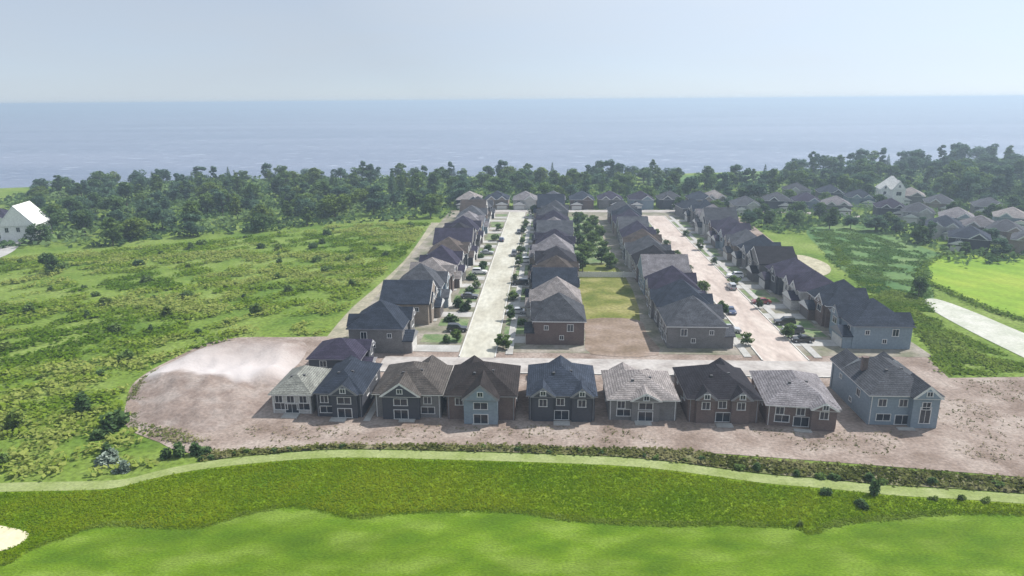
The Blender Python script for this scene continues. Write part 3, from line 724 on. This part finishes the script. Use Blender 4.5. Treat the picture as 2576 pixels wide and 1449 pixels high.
# ------------------------------------------------------------------ meadow, rough and scrub growth
meadow = P((-420, 700), (0, 655), (200, 635), (500, 610), (800, 572), (1080, 560), (1020, 640), (950, 705), (880, 770), (815, 842), (600, 846), (440, 895), (335, 945), (305, 1010), (320, 1085), (420, 1122), (400, 1165), (325, 1190), (0, 1205), (-420, 1225))
M_TUFT = leafmat('meadow_leaf', [(.085, .160, .010), (.155, .240, .022), (.21, .29, .038), (.29, .335, .09)], .4)
def tufts(name, poly, n, per, r, hmax, size, m, freq, seed, gain=1.0, bias=0.0, gaps=0):
    p = scatter(poly, n); p = p[~inpoly(p, bunk)]
    if gaps: p = p[cloud_noise(p, .35, seed=seed+7)+.5*cloud_noise(p, .05, seed=seed+8) > .42+.35*rng.random(len(p))]
    n = len(p); cn = cloud_noise(p, freq, seed=seed)*.6+cloud_noise(p, freq*4, seed=seed+1)*.4
    hh = hmax*(.35+.65*np.clip(cn*1.3-.1, 0, 1))
    q = np.repeat(p, per, 0)+rng.normal(size=(n*per, 2))*r; h = np.repeat(hh, per)*(.25+.75*rng.random(n*per))
    tone = np.repeat(np.clip((cn-.5)*gain+.5+bias+rng.normal(size=n)*.14, 0, 1), per)+rng.normal(size=n*per)*.08
    o = link(name, leafmesh(name, np.column_stack([q, h]), size*(.6+.8*rng.random(n*per)), tone, m, up=1.6))
    tag(o, kind='stuff'); return o
tufts('meadow_grass', meadow, 26000, 4, .55, 1.0, .55, M_TUFT, .07, 5, 1.9, .08, 1)
M_RTUFT = leafmat('rough_leaf', [(.092, .178, .003), (.145, .228, .005), (.205, .262, .012)], .4)
band = [(x, y-2.6) for x, y in edge_c[6:-6]] + list(reversed(fw[10:-8]))
tufts('rough_grass_fringe', [(x, y+.7) for x, y in fw[10:-8]] + [(x, y-.45) for x, y in reversed(fw[10:-8])], 4200, 3, .15, .16, .15, leafmat('fringe_leaf', [(.10, .175, .008), (.14, .21, .02), (.18, .25, .04)], .4), .3, 55)
tufts('rough_grass_blades', band, 34000, 3, .2, .16, .15, M_RTUFT, .12, 15, .9)
M_STUFT = leafmat('scrub_leaf', [(.045, .058, .012), (.085, .10, .024), (.13, .14, .045), (.20, .19, .09)], .25)
scr_poly = scr_top + [(x, y+.5) for x, y in reversed(scr_bot)]
tufts('scrub_growth', scr_poly, 3600, 3, .3, .4, .34, M_STUFT, .3, 25, 1.2)
rf = P((2160, 720), (2300, 775), (2330, 800), (2576, 915), (2700, 960), (2700, 990), (2576, 945), (2350, 940), (2345, 880), (2270, 800), (2140, 740))
tufts('field_growth', rf, 4200, 3, .4, .35, .4, leafmat('field_leaf', [(.08, .15, .014), (.13, .20, .025), (.19, .24, .05)]), .1, 35, 1.2, .1, 1)

M_FF = leafmat('field_fringe_leaf', [(.08, .15, .014), (.12, .195, .025), (.17, .235, .05)], .35)
yf = smooth(P((2310, 690), (2370, 645), (2460, 640), (2620, 655), (2900, 690), (2900, 900), (2760, 880), (2600, 815), (2480, 775), (2390, 735)), 4, True)
fr = np.array(yf); 
seg = rng.integers(0, len(fr), 3600); ft = fr[seg]+(np.roll(fr, -1, 0)[seg]-fr[seg])*rng.random((3600, 1))+rng.normal(size=(3600, 2))*.9
tag(link('field_fringe', leafmesh('field_fringe', np.column_stack([ft, .45*rng.random(len(ft))]), .45*(.6+.8*rng.random(len(ft))), rng.random(len(ft)), M_FF, up=1.4)), kind='stuff')
fp = P((2040, 585), (2150, 575), (2330, 640), (2350, 740), (2300, 760), (2180, 730), (2090, 660))
tufts('grass_field_growth', fp, 6000, 3, .5, .4, .5, leafmat('grass_field_leaf', [(.045, .11, .022), (.075, .15, .035), (.12, .19, .055)], .35), .06, 71, .8, .12, 1)
tufts('strip_growth', P((2085, 590), (2110, 660), (2180, 735), (2290, 800), (2360, 900), (2420, 930), (2340, 760), (2170, 700)), 2600, 3, .5, .4, .45, M_FF, .12, 81, 1.4, 0, 1)
site = P((560, 1118), (860, 1106), (1300, 1106), (1700, 1116), (2067, 1134), (2576, 1168), (2900, 1190), (2900, 980), (2576, 958), (2350, 955), (2350, 1085), (2100, 1085), (1700, 1070), (860, 1072), (620, 1070))
tufts('site_weeds', site, 1500, 3, .22, .22, .20, leafmat('weed_leaf', [(.12, .125, .05), (.19, .175, .10), (.27, .23, .16)], .3), .3, 91, 1.2, 0, 1)
tufts('mound_weeds', P((330, 1080), (318, 1010), (345, 960), (400, 925), (430, 960), (420, 1020), (520, 1080), (560, 1105), (450, 1120)), 1500, 3, .25, .35, .24, leafmat('mound_weed_leaf', [(.08, .11, .03), (.14, .17, .05), (.24, .22, .11)], .3), .3, 95, 1.2, 0, 1)
# scattered shrubs in the meadow
G = 'shrubs scattered over the meadow'
tops = scatter(meadow, 400); keep = []
for p in tops:
    if all((p[0]-q[0])**2+(p[1]-q[1])**2 > 49 for q in keep): keep.append(p)
    if len(keep) >= 85: break
for p in keep:
    tn = ['dark green', 'mid green', 'mid green', 'yellowish green', 'mid green'][rng.integers(5)]
    sc = .5+.9*rng.random()**1.6
    dist = 'near the golf course edge' if p[1] < 125 else 'in the middle of the meadow' if p[1] < 190 else 'far up the meadow'
    bush(p[0], p[1], tn, sc, f'{tn} shrub growing in tall grass {dist}', f'{tn} shrubs {dist}', .8+.5*rng.random())
x, y = at(285, 1075); bush(x, y, 'dark green', 1.6, 'large very dark bush at the foot of the soil mound', None)
for (px_, py_, sc) in ((285, 1160, 1.0), (310, 1185, .8), (255, 1170, .7)):
    x, y = at(px_, py_); bush(x, y, 'silvery', sc, {285: 'largest silvery shrub at the meadow corner near golf course', 310: 'silvery shrub touching the pale grass edge below other silvery shrubs', 255: 'smallest silvery shrub on the meadow side of its clump'}[px_], 'silvery shrubs at the meadow corner')
for k, (px_, sc) in enumerate(((420, .7), (455, .9), (490, .8), (520, .7))):
    x, y = at(px_, 1150-(px_-420)*.1); bush(x, y, 'dark green', sc, 'low dark bush between soil mound and pale grass edge', 'dark bushes below the soil mound')
x, y = at(125, 690); tree('round_tree', x, y, CROWN['dark green'][0], .62, 'lone dark round tree in the meadow below the white gabled house', None)
for (px_, py_, sc, tl, lab) in ((2080, 1242, .55, 1.0, 'short round dark bush on rough grass, left of the taller pair'), (2165, 1272, .6, 1.0, 'dark bush on rough grass just below the tall bush'), (2198, 1245, .6, 1.6, 'tall dark bush crossing the pale grass strip')):
    x, y = at(px_, py_); bush(x, y, 'dark green', sc, lab, None, tl, 1 if tl > 1 else 0)
for (px_, py_, sc) in ((2010, 1322, .35), (2350, 1256, .35), (2480, 1262, .4), (2420, 1258, .4)):
    x, y = at(px_, py_); bush(x, y, 'yellowish green', sc, 'small yellowish tuft bush on the rough grass at right' if px_ > 2100 else 'small yellowish bush at the notch of the fairway edge', 'small bushes on the right rough grass' if px_ > 2100 else None)
# bushes along the scrub strip
for k in range(34):
    t = (k+.5+.5*(rng.random()-.5))/34
    i = int((.02+.96*t)*(len(scr_top)-1)); a = np.array(scr_top[i]); j = min(range(len(scr_bot)), key=lambda q: abs(scr_bot[q][0]-a[0])); b_ = np.array(scr_bot[j])
    p = a+(b_-a)*(.55+.45*rng.random())
    bush(p[0], p[1]+.5, ['dark green', 'mid green', 'dark green'][k % 3], (.24+.2*rng.random())*(1 if p[0] < 25 else 1.5), f'low {["dark green", "mid green", "dark green"][k % 3]} bush in the scrub strip below the front row', f'{["dark green", "mid green", "dark green"][k % 3]} bushes along the scrub strip', .8)

# ------------------------------------------------------------------ trees
def poisson(poly, dmin, nmax, tries=6000):
    pts = scatter(poly, tries); out = []
    for p in pts:
        if all((p[0]-q[0])**2+(p[1]-q[1])**2 > dmin*dmin for q in out):
            out.append(p)
            if len(out) >= nmax: break
    return out
house_xy = [(o.location.x, o.location.y) for o in COL.objects if o.get('category') == 'house']
def clear(p, d=9): return all((p[0]-a)**2+(p[1]-b)**2 > d*d for a, b in house_xy)
def shore_y(x):
    return float(np.interp(x, [s[0] for s in shore], [s[1] for s in shore]))

left_front = P((-150, 640), (90, 622), (300, 620), (420, 600), (700, 580), (780, 568), (1000, 555), (1130, 548))
belt = [(-330, 285)] + left_front + [(-44, 345), (10, 342), (80, 342), (78, shore_y(78)-6)] + [(x, shore_y(x)-5) for x in (20, -40, -100, -160, -220, -270, -295)] + [(-300, 375), (-290, 330)]
wood_pts = [p for p in poisson(belt, 9.3, 240) if clear(p)]
right_wood = [(80, 340), (120, 345), (160, 352), (215, 330), (260, 290), (320, 250), (420, 260), (470, 420)] + [(x, shore_y(x)-5) for x in (440, 380, 320, 260, 200, 140, 80)]
clearing = P((1600, 440), (1760, 434), (1980, 426), (1980, 454), (1760, 464), (1600, 470))
rw = [p for p in poisson(right_wood, 10.5, 300, 9000) if clear(p, 10)]
rw = [p for p, c in zip(rw, inpoly(np.array(rw), clearing)) if not c]
allw = [(p, 'left') for p in wood_pts] + [(p, 'right') for p in rw]
print('WOOD', len(wood_pts), len(rw))
tone_w = {'left': ['dark green', 'mid green', 'mid green', 'blue-green', 'blue-green', 'dark green', 'yellowish green'], 'right': ['blue-green', 'dark green', 'blue-green', 'blue-green', 'dark green', 'mid green']}
def in_view(p):
    return -.66*p[1]-25 < p[0]-p[1]*-.054 < .66*p[1]+25
allw = sorted([q for q in allw if in_view(q[0])], key=lambda q: math.hypot(q[0][0], q[0][1]))
mass = {t: [] for t in LEAF}
for idx, (p, sd) in enumerate(allw):
    x, y = p; back = shore_y(x)-y
    tn = tone_w[sd][rng.integers(len(tone_w[sd]))]
    zone = 'on the lake shore' if back < 26 else ('behind the street ends' if x > -50 else 'at the meadow edge' if (sd == 'left' and y < 292) else 'inside the left wood') if sd == 'left' else ('behind the village' if y > 380 else 'around the village houses')
    if sd == 'right': zone += ' at right' if zone == 'on the lake shore' else ''
    sc = (.78+.34*rng.random())*float(np.interp(x, [-150, 100, 350], [.95, 1.0, 1.4])); tall = .80+.24*rng.random()
    if rng.random() < .10:
        tree('conifer_tree', x, y, CONE[rng.integers(2)], .60+.3*rng.random(), f'pointed dark conifer {zone}', f'conifers {zone}')
    elif idx < 275:
        tree('broadleaf_tree', x, y, CROWN[tn][rng.integers(5)], sc, f'{tn} broadleaf tree {zone}', f'{tn} trees {zone}', tall=tall)
    else:
        mass[tn].append((x, y, sc, tall))
print('MASS', {t: len(v) for t, v in mass.items()})
def mass_mesh(name, items, tone):
    vs, ts = [], []
    for x, y, sc, tall in items:
        me = CROWN[tone][rng.integers(5)]; n = len(me.vertices)
        v = np.empty(n*3, np.float32); me.vertices.foreach_get('co', v); v = v.reshape(-1, 3)
        tv = np.empty(n, np.float32); me.attributes['tone'].data.foreach_get('value', tv)
        a = rng.random()*6.28; c, s_ = math.cos(a), math.sin(a)
        vs.append(np.column_stack([x+sc*(v[:, 0]*c-v[:, 1]*s_), y+sc*(v[:, 0]*s_+v[:, 1]*c), sc*tall*v[:, 2]])); ts.append(tv)
    v = np.concatenate(vs).astype(np.float32); n = len(v)//4
    me = bpy.data.meshes.new(name); me.vertices.add(4*n); me.vertices.foreach_set('co', v.ravel())
    me.loops.add(4*n); me.loops.foreach_set('vertex_index', np.arange(4*n, dtype=np.int32))
    me.polygons.add(n); me.polygons.foreach_set('loop_start', np.arange(0, 4*n, 4, dtype=np.int32)); me.update(calc_edges=True)
    at_ = me.attributes.new('tone', 'FLOAT', 'POINT'); at_.data.foreach_set('value', np.concatenate(ts)); me.materials.append(LEAF[tone])
    tag(link(name, me), kind='stuff')
for t_, it in mass.items():
    if it: mass_mesh('distant_wood', it, t_)
# trees filling the village and its edge by the grass field
vill_poly = P((1660, 520), (1700, 556), (1830, 560), (1930, 592), (2040, 588), (2100, 572), (2160, 580), (2330, 634), (2420, 668), (2576, 662), (2760, 690), (2760, 500), (2576, 470), (2200, 466), (1900, 478), (1700, 490))
for x, y in poisson(vill_poly, 6.5, 130, 5000):
    if not clear((x, y), 8.6): continue
    tn = ['dark green', 'blue-green', 'mid green', 'dark green'][rng.integers(4)]; edge = not inpoly(np.array([[x-2, y-9]]), vill_poly)[0]
    wh = 'on the edge of the grass field below the village' if edge else 'between the village houses'
    tree('broadleaf_tree' if edge else 'garden_tree', x, y, CROWN[tn][rng.integers(3)], .42+.32*rng.random(), f'{tn} tree {wh}', f'{tn} trees {wh}', tall=.8+.3*rng.random())
for (px_, py_, lab) in ((2310, 745, 'lone dark tree at the corner of the yellow-green field'), (1345, 545, 'small dark tree at the far end of the left street')):
    x, y = at(px_, py_); tree('broadleaf_tree', x, y, CROWN['dark green'][0], .5, lab, None)
for k, (xx, yy) in enumerate(((11, 214), (17, 212), (13, 222), (18.5, 224), (11, 233), (16, 240), (19, 250), (11.5, 252), (15, 262), (18, 272), (11, 275), (14, 288), (19, 205), (10.5, 200))):
    tn = ['mid green', 'dark green', 'mid green'][k % 3]
    tree('broadleaf_tree', xx, yy, CROWN[tn][k % 3], .42+.14*rng.random(), f'small {tn} tree in the green strip between the two back-to-back rows', f'{tn} trees in the back-yard strip')
# undergrowth filling the woods
ug = np.concatenate([scatter(belt, 9000), scatter(right_wood, 9000), scatter(P((1830, 556), (1940, 590), (2050, 586), (2060, 570), (2150, 566), (2330, 628), (2420, 668), (2576, 662), (2576, 480), (1800, 490)), 2500)])
ug = ug[~inpoly(ug, clearing)]
ok = np.ones(len(ug), bool)
for a, b in house_xy: ok &= (ug[:, 0]-a)**2+(ug[:, 1]-b)**2 > 100
ug = ug[ok]; cn = cloud_noise(ug, .12, seed=44)
q = np.repeat(ug, 3, 0)+rng.normal(size=(len(ug)*3, 2))*1.2
o = link('undergrowth', leafmesh('undergrowth', np.column_stack([q, rng.random(len(q))*np.repeat(1.0+2.2*cn, 3)]), 1.0+.8*rng.random(len(q)), np.repeat(cn, 3)*.7+.15+rng.normal(size=len(q))*.12, LEAF['dark green'], up=.7))
tag(o, kind='stuff')

# young street trees
G2 = 'young trees along the streets'
for (sx, side, k0, n, step) in ((LX, 1, 134, 9, 18), (LX, -1, 139, 7, 21.5), (RX, -1, 138, 7, 20), (RX, 1, 141, 6, 23)):
    for k in range(n):
        xx = sx+side*(4.9+.25*rng.random()+(0 if side*1 > 0 else .4)); yy = k0+k*step+rng.uniform(-1.5, 1.5)
        if yy > 298: continue
        wh = f'{"right" if side > 0 else "left"} verge of the {"left" if sx < 0 else "right"} street'
        tree('street_tree', xx, yy, CROWN[['mid green', 'dark green'][k % 2]][k % 3], .24+.10*rng.random(), f'young tree, {ORD[k]} from cross street on {wh}', G2, tall=.95)
# front yard shrubs
for k, (xx, yy, sc) in enumerate(((-21.4, 137, .8), (-22.2, 151.5, 1.1), (-20.6, 160, 1.0), (-22.0, 163, 1.2), (-20.8, 177, 1.0), (-21.6, 190, 1.1), (-20.3, 204, 1.0), (-22, 219, .9), (-21, 233, 1.0), (-5.6, 150, .8), (-5.2, 176, .8), (-5.4, 203, .8))):
    bush(xx, yy, 'dark green', sc, f'dark front yard shrub {"left" if xx < -10 else "right"} of left street, {ORD[k if xx < -10 else k-9]} from near end', 'front yard shrubs by the left street')

# ------------------------------------------------------------------ cars
def flatcar(name, c): 
    m = mat(name, [c, c], rough=.3, coords='Object', spec=.6); m.node_tree.nodes['Principled BSDF'].inputs['Coat Weight'].default_value = .5; return m
PAINT = {'white': flatcar('paint_white', (.72, .72, .72)), 'black': flatcar('paint_black', (.015, .015, .018)), 'silver': flatcar('paint_silver', (.38, .39, .41)), 'dark blue': flatcar('paint_blue', (.03, .05, .12)), 'dark red': flatcar('paint_red', (.20, .025, .025)), 'dark grey': flatcar('paint_grey', (.07, .07, .08))}
M_TYRE = flat('tyre_rubber', (.02, .02, .02), .9); M_RIM = flat('wheel_rim', (.45, .45, .47), .3)
M_HEAD = flat('headlight_lens', (.7, .7, .7), .15); M_TAIL = flat('tail_light_lens', (.35, .02, .02), .2)
def car_meshes(kind):
    L = 4.6; w = .9
    body = MB()
    if kind == 'suv':
        low = [(-2.3, .35), (2.25, .35), (2.32, .6), (2.28, .98), (-1.05, 1.02), (-2.15, .92), (-2.34, .6)]; cab = [(-.95, 1.0), (2.2, 1.0), (2.02, 1.66), (1.6, 1.72), (-.2, 1.70)]
    else:
        low = [(-2.3, .3), (2.25, .3), (2.32, .55), (2.2, .9), (1.6, .93), (-1.0, .92), (-2.1, .78), (-2.34, .52)]; cab = [(-.95, .90), (1.75, .90), (1.05, 1.36), (.6, 1.42), (-.15, 1.40)]
    body.prism(low, -w, w, axis='x')
    body.prism([(u*.985+.01, z+.02) for u, z in cab], -w*.78, w*.78, axis='x')
    # turn into front = -Y frame: prism axis 'x' uses (t,u,z) so u runs along y
    gl = MB(); cc = (sum(u for u, z in cab)/len(cab), sum(z for u, z in cab)/len(cab))
    gl.prism([(cc[0]+(u-cc[0])*.86, cc[1]+(z-cc[1])*.62+.03) for u, z in cab], -w*.795, w*.795, axis='x')
    z0, z1 = cab[0][1]+.1, cab[-1][1]-.1
    y0, y1 = cab[0][0], cab[-1][0]
    f = lambda z: y0+(y1-y0)*(z-cab[0][1])/(cab[-1][1]-cab[0][1])
    gl.face([(-.6, f(z0)-.02, z0+.03), (.6, f(z0)-.02, z0+.03), (.56, f(z1)-.02, z1+.03), (-.56, f(z1)-.02, z1+.03)])
    ry0, rz0 = cab[1]; ry1, rz1 = cab[2]
    gl.face([(-.6, ry0-.04+.03, rz0+.12), (.6, ry0-.04+.03, rz0+.12), (.56, ry1+.06, rz1-.05), (-.56, ry1+.06, rz1-.05)])
    wt = MB(); wt.cyl((0, 0), .34, -.12, .12, axis='x', n=14)
    wr = MB(); wr.cyl((0, 0), .2, -.13, .13, axis='x', n=10)
    hl = MB(); hl.box(-.22, .22, -.05, .06, -.08, .08); 
    return dict(body=body.mesh('body', PAINT['white']), glass=gl.mesh('car_window', M_GLASS), tyre=wt.mesh('tyre', M_TYRE), rim=wr.mesh('rim', M_RIM), head=hl.mesh('headlight', M_HEAD), tail=hl.mesh('tail_light', M_TAIL))
CARM = {k: car_meshes(k) for k in ('suv', 'sedan')}
def car(x, y, rz, kind, paint, label, group):
    M = CARM[kind]; t = link('parked_car', None, None, (x, y, .085), rz); tag(t, label, 'car', group)
    b = link('body', M['body'], t); b.material_slots[0].link = 'OBJECT'; b.material_slots[0].material = PAINT[paint]
    link('car_window', M['glass'], t)
    for sx in (-1, 1):
        for sy in (-1.45, 1.4):
            o = link('wheel', M['tyre'], t, (sx*.82, sy, .34)); link('rim', M['rim'], o)
        link('headlight', M['head'], t, (sx*.62, -2.25, .68)); link('tail_light', M['tail'], t, (sx*.62, 2.26, .72))
CARS = [(-20.2, 144.5, PI/2, 'suv', 'black', 'in the second-nearest drive left of left street'), (-20.4, 171.0, PI/2, 'sedan', 'dark grey', 'in a drive midway up the left row of the left street'), (-20.3, 197.0, PI/2, 'suv', 'white', 'in a drive further up the left row of the left street'), (-20.5, 224, PI/2, 'sedan', 'silver', 'in a far drive left of the left street'),
 (-7.7, 158.0, -PI/2, 'sedan', 'silver', 'in a drive right of the left street'), (-7.6, 184.8, -PI/2, 'suv', 'black', 'in a drive right of the left street'), (-7.7, 212, -PI/2, 'suv', 'white', 'in a drive right of the left street'),
 (-11.2, 222, 0, 'suv', 'dark grey', 'parked at the right kerb of the left street'), (-11.2, 262, 0, 'sedan', 'black', 'parked at the right kerb of the left street'), (-17.0, 246, PI, 'sedan', 'dark blue', 'parked at the left kerb of the left street'),
 (40.4, 145.5, PI/2, 'suv', 'silver', 'in the nearest drive left of right street'), (40.3, 172, PI/2, 'sedan', 'white', 'in a drive left of the right street'), (40.4, 198, PI/2, 'suv', 'dark grey', 'in a drive left of the right street'),
 (54.0, 139.8, -PI/2, 'sedan', 'black', 'in the nearest drive right of right street'), (53.8, 145.0, -PI/2, 'suv', 'dark grey', 'in the second drive right of right street'), (54.2, 151.5, -PI/2, 'suv', 'black', 'beside another car right of right street'), (53.8, 168.0, -PI/2, 'sedan', 'dark red', 'in a drive right of the right street'), (54.0, 194, -PI/2, 'suv', 'white', 'in a drive right of the right street'),
 (44.2, 160, 0, 'sedan', 'dark blue', 'parked at the left kerb of the right street'), (50.0, 182, PI, 'suv', 'silver', 'parked at the right kerb of the right street'),
 (-2.0, 118.2, 0, 'suv', 'white', 'in front of the front row beside the cross street'), (24.6, 118.2, 0, 'sedan', 'silver', 'in front of the charcoal-roofed front row house')]
for (x, y, rz, kd, pt, wh) in CARS:
    car(x, y, rz, kd, pt, f'{pt} {"sport utility car" if kd == "suv" else "saloon car"} {wh}', 'cars parked along the streets')

# ------------------------------------------------------------------ haze
hz = MB(); hz.box(-38000, 38000, -260, 15400, -8.0, 53.0)
hm = bpy.data.materials.new('haze_air'); hm.use_nodes = True
t = hm.node_tree; t.nodes.clear()
pv = t.nodes.new('ShaderNodeVolumePrincipled'); pv.inputs['Density'].default_value = HAZE_DENSITY
pv.inputs['Color'].default_value = (*HAZE_COLOR, 1); pv.inputs['Anisotropy'].default_value = .25
oo = t.nodes.new('ShaderNodeOutputMaterial'); t.links.new(pv.outputs[0], oo.inputs['Volume'])
tag(hz.build('haze', hm), kind='stuff')
